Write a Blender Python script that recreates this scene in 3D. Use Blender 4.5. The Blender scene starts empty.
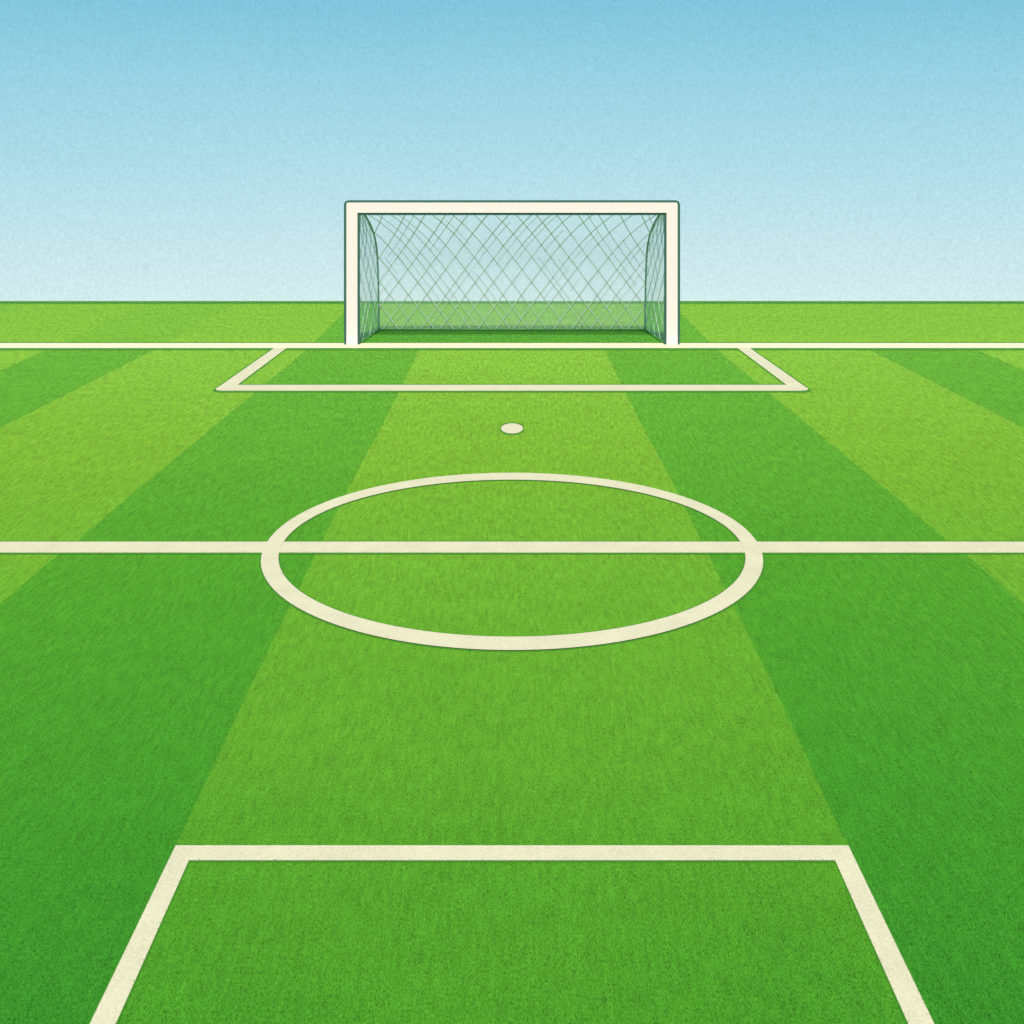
import bpy, math
import numpy as np

rng = np.random.default_rng(7)
C = bpy.context.scene.collection
scn = bpy.context.scene

# ------------------------------------------------------------------ camera
H = 3.76                       # camera height (m)
F = 1210.0                     # focal length in pixels of the 1024 px frame
cam = bpy.data.cameras.new('camera')
cam.sensor_width = 36.0
cam.lens = F / 1024.0 * 36.0
cam.shift_y = -(512.0 - 125.0) / 1024.0
cam.clip_end = 5000
co = bpy.data.objects.new('camera', cam)
co.location = (0, 0, H)
co.rotation_euler = (math.radians(90), 0, 0)
C.objects.link(co)
scn.camera = co


def YY(py):
    """distance of a point on the turf, from its height in the photograph"""
    return F * H / (py - 125.0)


def G(px, py):
    y = YY(py)
    return ((px - 512.0) * y / F, y)


# ------------------------------------------------------------------ materials
def lin(c):
    out = []
    for v in c:
        v = v / 255.0
        out.append(v / 12.92 if v <= 0.04045 else ((v + 0.055) / 1.055) ** 2.4)
    return out


def new_mat(name):
    m = bpy.data.materials.new(name)
    m.use_nodes = True
    nt = m.node_tree
    b = nt.nodes['Principled BSDF']
    b.inputs['Specular IOR Level'].default_value = 0.15
    b.inputs['Roughness'].default_value = 0.85
    return m, nt, b


def mathn(nt, op, a, b=None):
    n = nt.nodes.new('ShaderNodeMath')
    n.operation = op
    for i, v in enumerate((a, b)):
        if v is None:
            continue
        if isinstance(v, (int, float)):
            n.inputs[i].default_value = v
        else:
            nt.links.new(v, n.inputs[i])
    return n.outputs[0]


def noise(nt, vec, scale, detail=2.0, rough=0.6):
    n = nt.nodes.new('ShaderNodeTexNoise')
    n.inputs['Scale'].default_value = scale
    n.inputs['Detail'].default_value = detail
    n.inputs['Roughness'].default_value = rough
    nt.links.new(vec, n.inputs['Vector'])
    return n.outputs['Fac']


def mapped(nt, vec, sc):
    n = nt.nodes.new('ShaderNodeVectorMath')
    n.operation = 'MULTIPLY'
    n.inputs[1].default_value = sc
    nt.links.new(vec, n.inputs[0])
    return n.outputs[0]


LIT = (1.86, 1.98, 2.06)     # how bright a level albedo-1 surface renders under this sun and sky
UPR = (1.09, 1.32, 1.12)     # the same for an upright surface facing the sun


def turf(name, stops, blades=False):
    """mown turf: colour runs from deep green near to lighter green far, with mottling and grain"""
    m, nt, b = new_mat(name)
    geo = nt.nodes.new('ShaderNodeNewGeometry')
    pos = geo.outputs['Position']
    sep = nt.nodes.new('ShaderNodeSeparateXYZ')
    nt.links.new(pos, sep.inputs[0])
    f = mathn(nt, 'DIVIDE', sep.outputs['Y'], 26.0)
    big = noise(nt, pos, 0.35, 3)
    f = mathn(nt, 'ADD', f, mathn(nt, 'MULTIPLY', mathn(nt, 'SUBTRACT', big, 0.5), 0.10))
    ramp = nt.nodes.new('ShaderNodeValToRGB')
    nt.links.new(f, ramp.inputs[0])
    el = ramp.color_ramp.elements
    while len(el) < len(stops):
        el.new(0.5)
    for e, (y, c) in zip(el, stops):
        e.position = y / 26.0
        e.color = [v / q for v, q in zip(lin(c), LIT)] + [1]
    # mottling: soft clumps stretched along the mowing direction, then fine grain
    streak = noise(nt, mapped(nt, pos, (9.0, 2.6, 9.0)), 1.0, 4, 0.65)
    fine = noise(nt, mapped(nt, pos, (130.0, 42.0, 130.0)), 1.0, 3, 0.85)
    clump = noise(nt, pos, 1.3, 3)
    tuft = noise(nt, mapped(nt, pos, (42.0, 6.5, 42.0)), 1.0, 3, 0.7)
    k = mathn(nt, 'ADD', mathn(nt, 'MULTIPLY', mathn(nt, 'SUBTRACT', streak, 0.5), 0.24),
              mathn(nt, 'MULTIPLY', mathn(nt, 'SUBTRACT', fine, 0.5), 2.0))
    k = mathn(nt, 'ADD', k, mathn(nt, 'MULTIPLY', mathn(nt, 'SUBTRACT', clump, 0.5), 0.18))
    k = mathn(nt, 'ADD', k, mathn(nt, 'MULTIPLY', mathn(nt, 'SUBTRACT', tuft, 0.5), 0.65))
    coarse = noise(nt, mapped(nt, pos, (27.0, 4.5, 27.0)), 1.0, 2, 0.7)
    k = mathn(nt, 'ADD', k, mathn(nt, 'MULTIPLY', mathn(nt, 'SUBTRACT', coarse, 0.5), mathn(nt, 'MULTIPLY', sep.outputs['Y'], 0.062)))
    if blades:
        k = mathn(nt, 'ADD', k, mathn(nt, 'MULTIPLY', mathn(nt, 'SUBTRACT', geo.outputs['Random Per Island'], 0.5), 0.30))
    k = mathn(nt, 'ADD', k, 1.0)
    mul = nt.nodes.new('ShaderNodeVectorMath')
    mul.operation = 'SCALE'
    nt.links.new(ramp.outputs[0], mul.inputs[0])
    nt.links.new(k, mul.inputs['Scale'])
    nt.links.new(mul.outputs[0], b.inputs['Base Color'])
    b.inputs['Specular IOR Level'].default_value = 0.08
    b.inputs['Roughness'].default_value = 0.9
    return m


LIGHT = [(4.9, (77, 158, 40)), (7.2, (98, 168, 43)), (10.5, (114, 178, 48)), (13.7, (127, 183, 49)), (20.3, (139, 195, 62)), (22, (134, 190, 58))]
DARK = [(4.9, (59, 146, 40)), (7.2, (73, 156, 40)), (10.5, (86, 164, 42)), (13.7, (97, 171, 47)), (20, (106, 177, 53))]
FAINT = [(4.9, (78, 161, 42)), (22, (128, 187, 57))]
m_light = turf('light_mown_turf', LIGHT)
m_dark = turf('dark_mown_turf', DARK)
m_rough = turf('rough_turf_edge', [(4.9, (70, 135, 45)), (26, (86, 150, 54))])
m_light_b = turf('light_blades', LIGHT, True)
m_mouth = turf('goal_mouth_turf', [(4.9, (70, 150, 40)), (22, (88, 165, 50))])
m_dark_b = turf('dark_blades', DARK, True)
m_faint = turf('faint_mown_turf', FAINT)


def paint(name, rgb, grain=0.10, scale=120.0, lit=LIT, rough=0.8):
    m, nt, b = new_mat(name)
    tc = nt.nodes.new('ShaderNodeNewGeometry')
    n1 = noise(nt, tc.outputs['Position'], scale, 4, 0.7)
    n2 = noise(nt, tc.outputs['Position'], 3.0, 3)
    k = mathn(nt, 'ADD', mathn(nt, 'MULTIPLY', mathn(nt, 'SUBTRACT', n1, 0.5), grain * 3),
              mathn(nt, 'MULTIPLY', mathn(nt, 'SUBTRACT', n2, 0.5), grain))
    k = mathn(nt, 'ADD', k, 1.0)
    col = nt.nodes.new('ShaderNodeRGB')
    col.outputs[0].default_value = [min(.9, v / q) for v, q in zip(lin(rgb), lit)] + [1]
    mul = nt.nodes.new('ShaderNodeVectorMath')
    mul.operation = 'SCALE'
    nt.links.new(col.outputs[0], mul.inputs[0])
    nt.links.new(k, mul.inputs['Scale'])
    nt.links.new(mul.outputs[0], b.inputs['Base Color'])
    b.inputs['Roughness'].default_value = rough
    return m


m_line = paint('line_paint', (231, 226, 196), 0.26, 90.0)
m_line_far = paint('halo_bright_line_paint', (250, 246, 212), 0.12, 40.0)  # goal line cream, with its bright halo put into the colour
m_edge = paint('line_ink_outline', (76, 148, 40), 0.2, 60.0)
m_white = paint('goal_white_paint', (255, 246, 228), 0.03, 60.0, UPR, 0.5)
m_green = paint('goal_green_metal', (64, 112, 92), 0.08, 60.0, UPR, 0.6)
m_bar = paint('ground_bar_green', (70, 142, 56), 0.08, 60.0, UPR, 0.6)
m_twine = paint('net_twine', (208, 240, 204), 0.05, 40.0, UPR)
# loose spun cord: a good part of the light passes between its fibres
_nt = m_twine.node_tree
_nt.nodes['Principled BSDF'].inputs['Alpha'].default_value = 0.52
m_support = paint('support_green_metal', (116, 168, 138), 0.08, 60.0, UPR, 0.6)

def sheer(name, rgb, alpha):
    m, nt, b = new_mat(name)
    col = [min(.9, v / q) for v, q in zip(lin(rgb), UPR)] + [1]
    # fine fibres scatter light to both sides; the holes between them let the view through
    nt.nodes.remove(b)
    dif, trl = nt.nodes.new('ShaderNodeBsdfDiffuse'), nt.nodes.new('ShaderNodeBsdfTranslucent')
    dif.inputs['Color'].default_value = col
    trl.inputs['Color'].default_value = col
    m1, m2 = nt.nodes.new('ShaderNodeMixShader'), nt.nodes.new('ShaderNodeMixShader')
    m1.inputs[0].default_value = 0.35
    nt.links.new(dif.outputs[0], m1.inputs[1])
    nt.links.new(trl.outputs[0], m1.inputs[2])
    tr = nt.nodes.new('ShaderNodeBsdfTransparent')
    geo = nt.nodes.new('ShaderNodeNewGeometry')
    n = noise(nt, geo.outputs['Position'], 2.2, 3)
    a = mathn(nt, 'ADD', alpha, mathn(nt, 'MULTIPLY', mathn(nt, 'SUBTRACT', n, 0.5), alpha * 0.5))
    nt.links.new(a, m2.inputs[0])
    nt.links.new(tr.outputs[0], m2.inputs[1])
    nt.links.new(m1.outputs[0], m2.inputs[2])
    nt.links.new(m2.outputs[0], nt.nodes['Material Output'].inputs['Surface'])
    return m


m_sheer_back = sheer('fine_netting', (230, 255, 246), 0.21)
m_sheer_side = sheer('fine_side_netting', (205, 240, 218), 0.32)

# ------------------------------------------------------------------ mesh helpers
class MB:
    def __init__(self):
        self.v, self.f, self.m, self.mats = [], [], [], []

    def mi(self, mat):
        if mat not in self.mats:
            self.mats.append(mat)
        return self.mats.index(mat)

    def face(self, pts, mat):
        n = len(self.v)
        self.v += [tuple(p) for p in pts]
        self.f.append(tuple(range(n, n + len(pts))))
        self.m.append(self.mi(mat))

    def prism(self, poly, axis, a, b, mat):
        """extrude a 2-D polygon (x, z) along y from a to b (axis 'y') or (y, z) along x"""
        def P(q, t):
            return (q[0], t, q[1]) if axis == 'y' else (t, q[0], q[1])
        n = len(poly)
        s = len(self.v)
        self.v += [P(q, a) for q in poly] + [P(q, b) for q in poly]
        i = self.mi(mat)
        self.f.append(tuple(range(s, s + n)))
        self.f.append(tuple(range(s + 2 * n - 1, s + n - 1, -1)))
        self.m += [i, i]
        for k in range(n):
            j = (k + 1) % n
            self.f.append((s + k, s + n + k, s + n + j, s + j))
            self.m.append(i)

    def tube(self, pts, r, mat, seg=6):
        pts = [np.array(p, float) for p in pts]
        n = len(pts)
        s = len(self.v)
        i = self.mi(mat)
        up = np.array([0.13, 0.31, 0.94])
        for k, p in enumerate(pts):
            t = pts[min(k + 1, n - 1)] - pts[max(k - 1, 0)]
            t /= np.linalg.norm(t) + 1e-9
            a = np.cross(t, up)
            if np.linalg.norm(a) < 1e-3:
                a = np.cross(t, (1, 0, 0))
            a /= np.linalg.norm(a)
            b = np.cross(t, a)
            for q in range(seg):
                w = 2 * math.pi * q / seg
                self.v.append(tuple(p + r * (math.cos(w) * a + math.sin(w) * b)))
        for k in range(n - 1):
            for q in range(seg):
                j = (q + 1) % seg
                self.f.append((s + k * seg + q, s + k * seg + j, s + (k + 1) * seg + j, s + (k + 1) * seg + q))
                self.m.append(i)
        self.f.append(tuple(s + q for q in range(seg - 1, -1, -1)))
        self.f.append(tuple(s + (n - 1) * seg + q for q in range(seg)))
        self.m += [i, i]

    def build(self, name, parent=None, smooth=False, loc=None):
        me = bpy.data.meshes.new(name)
        v = self.v
        if loc is not None:
            v = [(p[0] - loc[0], p[1] - loc[1], p[2] - loc[2]) for p in v]
        me.from_pydata(v, [], self.f)
        for m in self.mats:
            me.materials.append(m)
        me.polygons.foreach_set('material_index', self.m)
        if smooth:
            me.polygons.foreach_set('use_smooth', [True] * len(self.f))
        me.update()
        o = bpy.data.objects.new(name, me)
        C.objects.link(o)
        if loc is not None and parent is None:
            o.location = loc
        if parent:
            o.parent = parent
        return o


def recalc(o):
    import bmesh
    bm = bmesh.new()
    bm.from_mesh(o.data)
    bmesh.ops.recalc_face_normals(bm, faces=bm.faces)
    bm.to_mesh(o.data)
    bm.free()


def tag(o, label=None, cat=None, group=None, kind=None):
    for k, v in (('label', label), ('category', cat), ('group', group), ('kind', kind)):
        if v:
            o[k] = v
    return o


# ------------------------------------------------------------------ stripes of the pitch
FAR = YY(301.0)                     # the far lip of the pitch
GOAL_Y = YY(346.0)
# stripe edge offsets (in units of H) against distance; mirrored about the middle
EDGE = [
    [(FAR, .405), (20.2, .412), (16.85, .425), (14.9, .433), (13.2, .447), (9.6, .461), (8.2, .466), (-12, .467)],
    [(FAR, .89), (20.2, .914), (17.6, .953), (15.4, .985), (11.5, 1.041), (10.94, 1.045), (10.63, 1.056), (9.5, 1.069), (8, 1.09), (-12, 1.11)],
    [(FAR, 1.55), (20.2, 1.590), (15.3, 1.685), (10.8, 1.75), (8, 1.80), (-12, 1.84)],
    [(FAR, 2.05), (20.2, 2.07), (15.3, 2.12), (8, 2.2), (-12, 2.25)],
    [(FAR, 2.7), (20.2, 2.75), (8, 2.85), (-12, 2.9)],
    [(FAR, 3.25), (-12, 3.5)],
]


def edge_x(k, y):
    e = EDGE[k]
    ys = np.array([p[0] for p in e])[::-1]
    xs = np.array([p[1] for p in e])[::-1]
    return np.interp(y, ys, xs) * H


g = MB()
ys = sorted({-12, 0, 4, 5, 6, 7, 8, 8.2, 9, 9.5, 9.6, 10.63, 10.8, 10.94, 11.5, 12, 13.2, 14, 14.9, 15.3, 15.4, 16.85, 17.6, 19, 20.2, GOAL_Y, 22.2, 24,
             FAR - 0.45, FAR})
for a, b in zip(ys[:-1], ys[1:]):
    beyond = a >= GOAL_Y - 1e-6
    for sgn in (-1, 1):
        prev = [0.0, 0.0]
        for k in range(len(EDGE) + 1):
            if k < len(EDGE):
                cur = [float(edge_x(k, a)), float(edge_x(k, b))]
            else:
                cur = [90.0, 90.0]
            dark = k % 2 == 1
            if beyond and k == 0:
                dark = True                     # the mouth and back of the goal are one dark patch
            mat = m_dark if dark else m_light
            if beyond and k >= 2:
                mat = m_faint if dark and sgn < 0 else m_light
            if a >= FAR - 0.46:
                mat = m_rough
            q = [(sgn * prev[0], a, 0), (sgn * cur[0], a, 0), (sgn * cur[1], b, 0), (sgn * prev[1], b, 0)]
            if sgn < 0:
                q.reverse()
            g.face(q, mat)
            prev = cur
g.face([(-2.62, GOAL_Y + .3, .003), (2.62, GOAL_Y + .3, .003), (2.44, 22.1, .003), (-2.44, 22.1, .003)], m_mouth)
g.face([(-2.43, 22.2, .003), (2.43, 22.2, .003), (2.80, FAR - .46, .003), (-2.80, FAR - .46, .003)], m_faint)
# beyond the lip the ground rolls over and falls away as a long grassy bank
bank = [(FAR, 0), (FAR + .15, -.03), (FAR + .5, -.2), (FAR + 1.5, -.85), (FAR + 6, -4.2), (FAR + 40, -30), (FAR + 300, -230)]
for (y0, z0), (y1, z1) in zip(bank[:-1], bank[1:]):
    g.face([(-90, y0, z0), (90, y0, z0), (90, y1, z1), (-90, y1, z1)], m_rough)
ground = g.build('ground')
tag(ground, kind='structure')

# ------------------------------------------------------------------ painted lines
LZ = 0.004
BORDERS = []     # quads of painted line, for keeping the blades off


def line_thing(name, polys, label, ex=0.012, ey=0.05):
    """painted marking: pale paint sheet, with a narrow dark green ink outline round it"""
    mb = MB()
    mb2 = []
    for p in polys:
        c = np.mean(np.array(p), 0)
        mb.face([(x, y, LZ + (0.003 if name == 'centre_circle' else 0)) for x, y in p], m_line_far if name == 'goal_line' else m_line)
        BORDERS.append(np.array(p))
        mb2.append(p)
    o = mb.build(name, loc=None)
    return tag(o, label, 'line marking')


def quad(x0, x1, y0, y1):
    return [(x0, y0), (x1, y0), (x1, y1), (x0, y1)]


def halfwidth(px, py):
    return abs(px - 512) * YY(py) / F


# goal line
gy0, gy1 = YY(348.3), YY(343.2)
goal_line = [quad(-40, 40, gy0, gy1)]
# goal area (the shallow box in front of the goal); corners mirrored
ax = lambda px, py: halfwidth(px, py)
by0, by1 = YY(391.0), YY(385.0)
o_out0, o_out1 = ax(213, 391), ax(273, 349.2)
o_in0, o_in1 = ax(237.5, 385), ax(285.5, 349.2)
sl = (o_out1 - o_out0) / (gy0 - by0)
o_outm = o_out0 + sl * (by1 - by0)
ga = [[(-o_out0 + .13, by0), (o_out0 - .13, by0), (o_out0 - .045, by0 + .035), (o_out0 - .005, by0 + .14), (o_outm, by1),
       (-o_outm, by1), (-o_out0 + .005, by0 + .14), (-o_out0 + .045, by0 + .035)]]
for s in (-1, 1):
    q = [(s * o_in0, by1), (s * o_outm, by1), (s * o_out1, gy0), (s * o_in1, gy0)]
    ga.append(q if s > 0 else q[::-1])
# halfway line; the ring is painted over it
hy0, hy1 = YY(553.0), YY(542.0)
# centre ring
RO = 0.5 * (YY(473.3) - YY(651.0))
CY = 0.5 * (YY(473.3) + YY(651.0))
RI = 0.5 * (YY(480.3) - YY(637.5))
CI = 0.5 * (YY(480.3) + YY(637.5))
RXO, RXI = RO * 1.0, RI * 1.048


half = [quad(-40, 40, hy0, hy1)]
NR = 160
ring = []
for k in range(NR):
    a, b = 2 * math.pi * k / NR, 2 * math.pi * (k + 1) / NR
    ring.append([(RXI * math.cos(a), CI + RI * math.sin(a)), (RXO * math.cos(a), CY + RO * math.sin(a)),
                 (RXO * math.cos(b), CY + RO * math.sin(b)), (RXI * math.cos(b), CI + RI * math.sin(b))])
# penalty spot
sx, sy = 11.0 * YY(428.5) / F, 0.5 * (YY(423.6) - YY(433.8))
sc = 0.5 * (YY(423.6) + YY(433.8))
spot = [[(sx * math.cos(2 * math.pi * k / 40), sc + sy * math.sin(2 * math.pi * k / 40)) for k in range(40)]]
# the near box
ny0, ny1 = YY(861.0), YY(846.0)
n_out, n_in = 0.4665 * H, 0.4390 * H
near = [[(-n_in, ny0), (n_in, ny0), (n_out, ny1), (-n_out, ny1)]]
n_out_b, n_in_b = ax(90, 1024), ax(116, 1024)
yb = YY(1024)
so, si = (n_out_b - n_out) / (yb - ny1), (n_in_b - n_in) / (yb - ny0)
yend = 1.2
for s in (-1, 1):
    q = [(s * (n_in + si * (yend - ny0)), yend), (s * (n_out + so * (yend - ny1)), yend), (s * n_out, ny1), (s * n_in, ny0)]
    near.append(q if s > 0 else q[::-1])

o_goal_line = line_thing('goal_line', goal_line, 'long cream line running across the pitch under the goal posts')
o_ga = line_thing('goal_area_line', ga, 'cream outline of the shallow box marked in front of the goal')
o_half = line_thing('halfway_line', half, 'straight cream line crossing the pitch through the centre circle')
o_ring = line_thing('centre_circle', ring, 'cream ring painted on the grass around the middle of the halfway line')
o_spot = line_thing('penalty_spot', spot, 'small cream oval spot between the goal box and the circle')
o_near = line_thing('penalty_area_line', near, 'thick cream three sided box outline nearest the viewer at the bottom')


# drawn ink outlines of the lines, added as narrow dark green strips (2 mm above the ground, under the paint)
def add_border(o, polys, dx, dn, df):
    """polys grown by dx sideways, dn towards the near side and df towards the far side"""
    mb = MB()
    for p in polys:
        P = np.array(p)
        c = P.mean(0)
        q = []
        for x, y in P:
            q.append((x + (dx if x > c[0] else -dx), y - dn if y < c[1] else y + df, 0.002))
        mb.face(q, m_edge)
    b = mb.build('ink_outline', parent=o)
    return b


add_border(o_goal_line, goal_line, 0, YY(348.3) - YY(350.4), YY(342.2) - YY(343.2))
add_border(o_ga, ga[:1], .02, YY(391.0) - YY(392.6), YY(384.0) - YY(385.0))
add_border(o_half, half, 0, YY(553) - YY(554.6), YY(541.0) - YY(542.0))
add_border(o_spot, spot, .012, .06, .05)
add_border(o_near, near[:1], .008, YY(861) - YY(862.5), YY(845.2) - YY(846.0))
rb = MB()
for k in range(NR):
    a, b = 2 * math.pi * k / NR, 2 * math.pi * (k + 1) / NR
    def e(R, c, t, g):
        return (((RXI if R == RI else RXO) + g) * math.cos(t), c + (R + g * 1.3) * math.sin(t), 0.0012)
    rb.face([e(RI, CI, a, -.016), e(RO, CY, a, .014), e(RO, CY, b, .014), e(RI, CI, b, -.016)], m_edge)
rb.build('ink_outline', parent=o_ring)
for o, polys, dx in ((o_ga, ga[1:], .03), (o_near, near[1:], .006)):
    for p in polys:
        mb = MB()
        P = np.array(p)
        xc = P[:, 0].mean()
        # sideways growth per corner, following the slope of the stroke
        order = [np.sort(P[np.argsort(P[:, 1])[:2]][:, 0]), np.sort(P[np.argsort(P[:, 1])[2:]][:, 0])]
        ylo = np.sort(P[:, 1])[:2].mean()
        yhi = np.sort(P[:, 1])[2:].mean()
        (a0, a1), (b0, b1) = order
        mb.face([(a0 - dx, ylo, 0.0025), (a1 + dx, ylo, 0.0025), (b1 + dx, yhi, 0.0025), (b0 - dx, yhi, 0.0025)], m_edge)
        mb.build('ink_outline', parent=o)

# ------------------------------------------------------------------ the goal
goal = bpy.data.objects.new('soccer_goal', None)
C.objects.link(goal)
GB = np.array((0.0, YY(346.0), 0.0))
goal.location = GB
tag(goal, 'white goal with dark green edges and a pale diamond net, standing on the far line', 'goal')
Yf = YY(344.9)
Yb = Yf + 0.10                              # front and rear faces of the posts
Yt = Yf + 0.012                             # front of the green edging
Ye = Yb + 0.03                              # the green edging behind
def at(px, py, y):
    return ((px - 512.0) * y / F, H - (py - 125.0) * y / F)
x_out, x_in = abs(at(346.4, 0, Yf)[0]), abs(at(357.4, 0, Yf)[0])
z_top, z_bot = at(0, 202.6, Yf)[1], at(0, 212.8, Yf)[1]
e_out, e_in = abs(at(343.9, 0, Yt)[0]), abs(at(359.4, 0, Yt)[0])
e_top, e_bot = at(0, 200.4, Yt)[1], at(0, 215.2, Yt)[1]
e_low = max(.005, at(0, 343.4, Yt)[1])


def rounded(x0, x1, z0, z1, r, corner):
    """rectangle in x,z with one top corner rounded: corner -1 = at x0, +1 = at x1"""
    if corner < 0:
        arc = [(x0 + r - r * math.sin(t), z1 - r + r * math.cos(t)) for t in np.linspace(0, math.pi / 2, 6)]
        return [(x0, z0), (x1, z0), (x1, z1)] + arc
    arc = [(x1 - r + r * math.cos(t), z1 - r + r * math.sin(t)) for t in np.linspace(0, math.pi / 2, 6)]
    return [(x0, z0), (x1, z0)] + arc + [(x0, z1)]


def shift(mb):
    mb.v = [(p[0] - GB[0], p[1] - GB[1], p[2] - GB[2]) for p in mb.v]
    return mb


for s in (-1, 1):
    mb = MB()
    xa, xb = sorted((s * x_out, s * x_in))
    mb.prism(rounded(xa, xb, 0.004, z_top, 0.03, s), 'y', Yf, Yb, m_white)
    o = shift(mb).build('post', goal)
    recalc(o)
    # green edging down both flanks, wrapping over the outer top corner
    for inner in (False, True):
        eb = MB()
        if inner:
            xa, xb = sorted((s * (x_in - .0005), s * e_in))
            eb.prism([(xa, e_low), (xb, e_low), (xb, e_bot), (xa, e_bot)], 'y', Yt, Yb - .02, m_green)
        else:
            r1, r0 = 0.075, 0.03
            arc1 = [(e_out - r1 + r1 * math.cos(t), e_top - r1 + r1 * math.sin(t)) for t in np.linspace(0, math.pi / 2, 7)]
            arc0 = [(x_out + .0005 - r0 + r0 * math.cos(t), z_top + .0005 - r0 + r0 * math.sin(t)) for t in np.linspace(0, math.pi / 2, 7)]
            outer = [(e_out, e_low)] + arc1 + [(x_in, e_top)]
            inn = [(x_out + .0005, e_low)] + arc0 + [(x_in, z_top + .0005)]
            for k in range(len(outer) - 1):
                q = [outer[k], outer[k + 1], inn[k + 1], inn[k]]
                eb.prism([(s * x, z) for x, z in q], 'y', Yt, Yb - .02, m_green)
        t = shift(eb).build('edge_trim', o)
        import bmesh
        bm = bmesh.new()
        bm.from_mesh(t.data)
        bmesh.ops.remove_doubles(bm, verts=bm.verts, dist=1e-5)
        bm.to_mesh(t.data)
        bm.free()
        recalc(t)
cb = MB()
cb.prism([(-x_in, z_bot), (x_in, z_bot), (x_in, z_top), (-x_in, z_top)], 'y', Yf, Yb, m_white)
bar = shift(cb).build('crossbar', goal)
recalc(bar)
for z0, z1, hw in ((z_top, e_top, x_in - .001), (e_bot, z_bot - .001, x_in - .002)):
    eb = MB()
    eb.prism([(-hw, z0), (hw, z0), (hw, z1), (-hw, z1)], 'y', Yt + .001, (Yb - .021) if z0 == z_top else Yt + .03, m_green)
    t = shift(eb).build('edge_trim', bar)
    recalc(t)

# curved back supports: from the bar down to the rear corner
SUP = [(364.0, 213.5, Yb + .03), (368.5, 221, 21.22), (372.5, 230, 21.52), (375.5, 241, 21.78), (377.3, 256, 21.95), (378.2, 280, 22.04),
       (378.7, 305, 22.08), (379, 330.5, 22.10)]
sup = []
for px, py, y in SUP:
    x, z = at(px, py, y)
    sup.append((x, y, max(z, 0.018)))


def resample(pts, n):
    P = np.array(pts)
    # Catmull-Rom through the points, then even spacing
    Q = []
    for i in range(len(P) - 1):
        p0, p1, p2, p3 = P[max(i - 1, 0)], P[i], P[i + 1], P[min(i + 2, len(P) - 1)]
        for t in np.linspace(0, 1, 12, endpoint=False):
            Q.append(.5 * (2 * p1 + (p2 - p0) * t + (2 * p0 - 5 * p1 + 4 * p2 - p3) * t * t + (3 * p1 - p0 - 3 * p2 + p3) * t ** 3))
    Q.append(P[-1])
    Q = np.array(Q)
    d = np.concatenate([[0], np.cumsum(np.linalg.norm(np.diff(Q, axis=0), axis=1))])
    # even steps of height, blended with arc length near the flat top
    zz = (Q[0, 2] - Q[:, 2]) / (Q[0, 2] - Q[-1, 2])
    s = np.interp(np.linspace(0, 1, n), np.maximum.accumulate(zz + np.arange(len(zz)) * 1e-6), d)
    s[-1] = d[-1]
    return np.stack([np.interp(s, d, Q[:, i]) for i in range(3)], 1), d[-1]


SL, slen = resample(sup, 40)
SR = SL * np.array([-1, 1, 1])
for S in (SL, SR):
    mb = MB()
    mb.tube(S, 0.017, m_support, 8)
    shift(mb).build('back_support', goal, True)
gb = MB()
gb.tube([SL[-1], SR[-1]], 0.018, m_bar, 8)
shift(gb).build('ground_bar', goal, True)
for s, S in ((-1, SL), (1, SR)):
    mb = MB()
    mb.tube([(s * (e_in - .005), Yb + .03, .018), S[-1]], 0.017, m_bar, 8)
    shift(mb).build('side_bar', goal, True)


# nets
def bilinear(grid, u, v):
    """grid[nv][nu][3], u and v in 0..1"""
    nv, nu = grid.shape[:2]
    a, b = u * (nu - 1), v * (nv - 1)
    i, j = int(min(a, nu - 2)), int(min(b, nv - 2))
    a -= i
    b -= j
    return ((1 - a) * (1 - b) * grid[j, i] + a * (1 - b) * grid[j, i + 1] + (1 - a) * b * grid[j + 1, i] + a * b * grid[j + 1, i + 1])


def net(name, grid, W, L, pitch, slope, r1, r2, m_sheer, jit, second=True):
    """a hanging net: diamond twine over a sheet of fine mesh; W, L are its width and length in metres"""
    mb = MB()
    nv, nu = grid.shape[:2]
    s0 = len(mb.v)
    mb.v += [tuple(p) for p in grid.reshape(-1, 3)]
    i = mb.mi(m_sheer)
    for j in range(nv - 1):
        for k in range(nu - 1):
            a = s0 + j * nu + k
            mb.f.append((a, a + 1, a + nu + 1, a + nu))
            mb.m.append(i)
    nrm = np.array((0, -0.012, 0))
    for d in (1, -1):
        for layer in range(2 if second else 1):
            run = L / slope
            x = -run - pitch + (0.37 * pitch if layer else 0)
            while x < W + run + pitch:
                off = rng.normal(0, jit)
                sk = rng.normal(0, jit * 1.2)
                rr = (r1 if layer == 0 else r2) * rng.uniform(.8, 1.15)
                pts = []
                # some of the thin second cords are mended or missing over part of their length
                v0, v1 = (0.0, 1.0) if layer == 0 else sorted(rng.uniform(-.2, 1.2, 2))
                for v in np.linspace(0, 1, 81):
                    if v < v0 or v > v1:
                        continue
                    h = v * L / slope
                    xx = x + off + sk * v + (h if d > 0 else run - h)
                    u = xx / W
                    if 0 <= u <= 1:
                        pts.append(bilinear(grid, u, v) + nrm * (1 + layer))
                if len(pts) > 8:
                    mb.tube(pts, rr, m_twine, 4)
                x += pitch
    return shift(mb).build(name, goal, True)


nu = 30
grid = np.zeros((40, nu, 3))
for j in range(40):
    for k in range(nu):
        u = k / (nu - 1)
        p = SL[j] * (1 - u) + SR[j] * u
        sag = math.sin(math.pi * u) * math.sin(math.pi * min(1, j / 39))
        p = p + np.array((0, 0.06 * sag, 0))
        grid[j, k] = p
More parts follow.
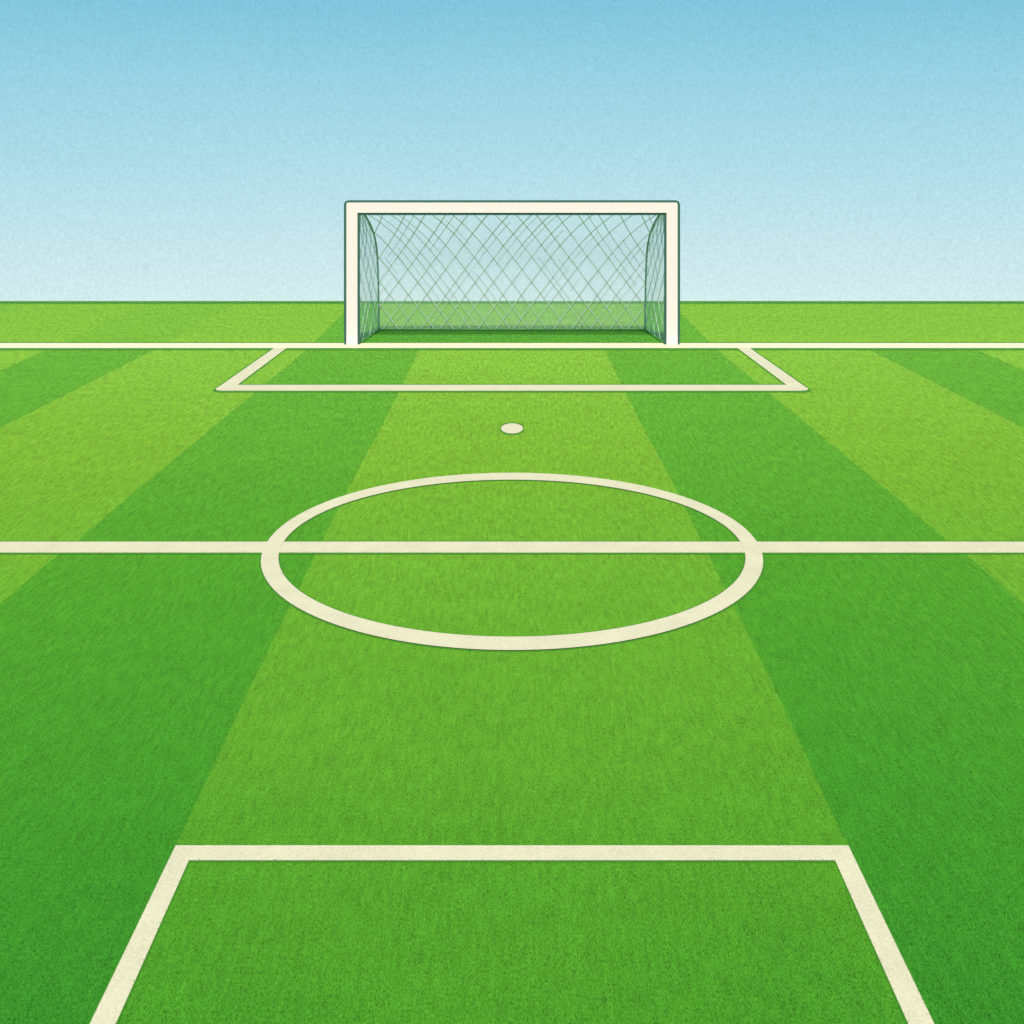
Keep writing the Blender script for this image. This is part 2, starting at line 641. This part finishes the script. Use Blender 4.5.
# the top row follows the bar right across
net('back_net', grid, 2 * abs(SL[20][0]), slen, 0.345, 1.72, 0.0135, 0.0080, m_sheer_back, 0.012)
for s, S in ((-1, SL), (1, SR)):
    gs = np.zeros((40, 8, 3))
    for j in range(40):
        t = j / 39
        a = np.array((s * (e_in + .02), Yb + .03, S[0][2] * (1 - t) + .02 * t))
        for k in range(8):
            u = k / 7
            gs[j, k] = a * (1 - u) + S[j] * u
    net('side_net', gs, 1.3, 2.3, 0.34, 1.3, 0.008, 0.004, m_sheer_side, 0.02, False)

# ------------------------------------------------------------------ short grass blades over the turf
def on_paint(X, Y):
    m = (Y > gy0) & (Y < gy1)
    m |= (Y > hy0) & (Y < hy1)
    ro = (X / RXO) ** 2 + ((Y - CY) / RO) ** 2
    ri = (X / RXI) ** 2 + ((Y - CI) / RI) ** 2
    m |= (ro < 1) & (ri > 1)
    m |= (X / sx) ** 2 + ((Y - sc) / sy) ** 2 < 1
    ab = np.abs(X)
    m |= (Y > by0) & (Y < by1) & (ab < o_out0)
    t = (Y - by1) / (gy0 - by1)
    m |= (Y > by1) & (Y < gy0) & (ab > o_in0 + t * (o_in1 - o_in0)) & (ab < o_outm + t * (o_out1 - o_outm))
    m |= (Y > ny0) & (Y < ny1) & (ab < n_out)
    m |= (Y <= ny0) & (ab > n_in + si * (Y - ny0)) & (ab < n_out + so * (Y - ny1))
    return m


def grass(n, y0, y1, half_w):
    # density falls off with distance, where single blades can no longer be told apart
    u = rng.random(n)
    Y = 1.0 / (1 / y0 + u * (1 / y1 - 1 / y0))
    X = (rng.random(n) * 2 - 1) * (Y * 0.46 + half_w)
    # a few blades straggle over the edges of the paint
    k = ~on_paint(X + rng.normal(0, 1, n) * Y * .0005, Y + rng.normal(0, 1, n) * Y * Y * .00012)
    X, Y = X[k], Y[k]
    base = np.where(on_paint(X, Y), .006, -.001)
    n = len(X)
    h = rng.uniform(.003, .006, n) * np.clip(Y / 9, 1, 1.3)
    w = rng.uniform(.0009, .0018, n) * np.clip(Y / 6, 1, 3)
    th = rng.uniform(0, math.pi, n)
    lean = rng.normal(0, .6, (n, 2)) * h[:, None]
    V = np.zeros((n, 3, 3), np.float32)
    dx, dy = np.cos(th) * w, np.sin(th) * w
    V[:, 0] = np.stack([X - dx, Y - dy, base], 1)
    V[:, 1] = np.stack([X + dx, Y + dy, base], 1)
    V[:, 2] = np.stack([X + lean[:, 0], Y + lean[:, 1], h + base], 1)
    ab = np.abs(X)
    idx = np.zeros(n, np.int32)
    for q in range(len(EDGE)):
        idx += (ab > edge_x(q, Y)).astype(np.int32)
    mat = idx % 2
    mat = np.where((Y > gy1) & (idx == 0), 1, mat)
    return V.reshape(-1, 3), mat


BLADES = 800000
if BLADES:
    V, mat = grass(BLADES, 4.6, gy0 - .05, .3)
    n = len(mat)
    me = bpy.data.meshes.new('grass')
    me.vertices.add(3 * n)
    me.vertices.foreach_set('co', V.ravel())
    me.loops.add(3 * n)
    me.loops.foreach_set('vertex_index', np.arange(3 * n, dtype=np.int32))
    me.polygons.add(n)
    me.polygons.foreach_set('loop_start', np.arange(0, 3 * n, 3, dtype=np.int32))
    me.polygons.foreach_set('loop_total', np.full(n, 3, np.int32))
    me.materials.append(m_light_b)
    me.materials.append(m_dark_b)
    me.polygons.foreach_set('material_index', mat.astype(np.int32))
    me.update()
    me.polygons.foreach_set('use_smooth', np.ones(n, bool))
    nr = np.tile(rng.normal(0, .22, (n, 1, 3)), (1, 3, 1)) + np.array((0, -.1, 1.0))
    nr /= np.linalg.norm(nr, axis=2, keepdims=True)
    me.normals_split_custom_set(nr.reshape(-1, 3))
    o = bpy.data.objects.new('grass', me)
    C.objects.link(o)
    tag(o, 'short mown grass in light and dark stripes covering the pitch', 'grass', kind='stuff')

# ------------------------------------------------------------------ sky and sun
EL = math.radians(64.5)
w = bpy.data.worlds.new('World')
scn.world = w
w.use_nodes = True
nt = w.node_tree
bg = nt.nodes['Background']
tc = nt.nodes.new('ShaderNodeTexCoord')
sep = nt.nodes.new('ShaderNodeSeparateXYZ')
nt.links.new(tc.outputs['Generated'], sep.inputs[0])
ramp = nt.nodes.new('ShaderNodeValToRGB')
f = mathn(nt, 'MULTIPLY', mathn(nt, 'ADD', sep.outputs['Z'], 0.2), 1 / 0.8)
n1 = noise(nt, tc.outputs['Generated'], 7.0, 3)
n2 = noise(nt, tc.outputs['Generated'], 420.0, 3, 0.7)
f = mathn(nt, 'ADD', f, mathn(nt, 'MULTIPLY', mathn(nt, 'SUBTRACT', n1, 0.5), 0.025))
nt.links.new(f, ramp.inputs[0])
def zpix(py):
    t = (125.0 - py) / F
    return (t / math.sqrt(1 + t * t) + 0.2) / 0.8
stops = [(zpix(301), (216, 240, 239)), (zpix(260), (206, 234, 237)), (zpix(166), (178, 224, 234)), (zpix(70), (152, 212, 229)), (zpix(5), (130, 201, 222)), (1.0, (100, 175, 208))]
el = ramp.color_ramp.elements
while len(el) < len(stops):
    el.new(.5)
for e_, (p, c) in zip(el, stops):
    e_.position = p
    e_.color = [v / 1.235 for v in lin(c)] + [1]
sky = nt.nodes.new('ShaderNodeTexSky')
sky.sky_type = 'NISHITA'
sky.sun_disc = False
sky.sun_elevation = EL
sky.sun_rotation = math.radians(180)
add = nt.nodes.new('ShaderNodeVectorMath')
add.operation = 'ADD'
add.inputs[1].default_value = (0, 0, 0.25)
nt.links.new(tc.outputs['Generated'], add.inputs[0])
nt.links.new(add.outputs[0], sky.inputs['Vector'])
sc_ = nt.nodes.new('ShaderNodeVectorMath')
sc_.operation = 'SCALE'
sc_.inputs['Scale'].default_value = 0.08
nt.links.new(sky.outputs[0], sc_.inputs[0])
mx = nt.nodes.new('ShaderNodeMix')
mx.data_type = 'RGBA'
mx.inputs[0].default_value = 0.9
nt.links.new(sc_.outputs[0], mx.inputs[6])
nt.links.new(ramp.outputs[0], mx.inputs[7])
gr = nt.nodes.new('ShaderNodeVectorMath')
gr.operation = 'SCALE'
nt.links.new(mx.outputs[2], gr.inputs[0])
nt.links.new(mathn(nt, 'ADD', 1.0, mathn(nt, 'MULTIPLY', mathn(nt, 'SUBTRACT', n2, 0.5), 0.42)), gr.inputs['Scale'])
nt.links.new(gr.outputs[0], bg.inputs['Color'])
bg.inputs['Strength'].default_value = 1.0

sun = bpy.data.lights.new('sun', 'SUN')
sun.energy = 5.0
sun.angle = math.radians(9.0)
sun.color = (1.0, 0.94, 0.82)
so_ = bpy.data.objects.new('sun', sun)
so_.rotation_euler = (math.radians(90) - EL, 0, 0)      # from behind the camera, shining down the pitch
so_.location = (0, -10, 20)
C.objects.link(so_)

vs = scn.view_settings
vs.view_transform = 'Standard'
vs.look = 'None'
vs.exposure = 0.345
vs.gamma = 1.0
vs.use_curve_mapping = False
scn.cycles.transparent_max_bounces = 24
scn.cycles.sample_clamp_direct = 3.0
scn.cycles.sample_clamp_indirect = 2.0
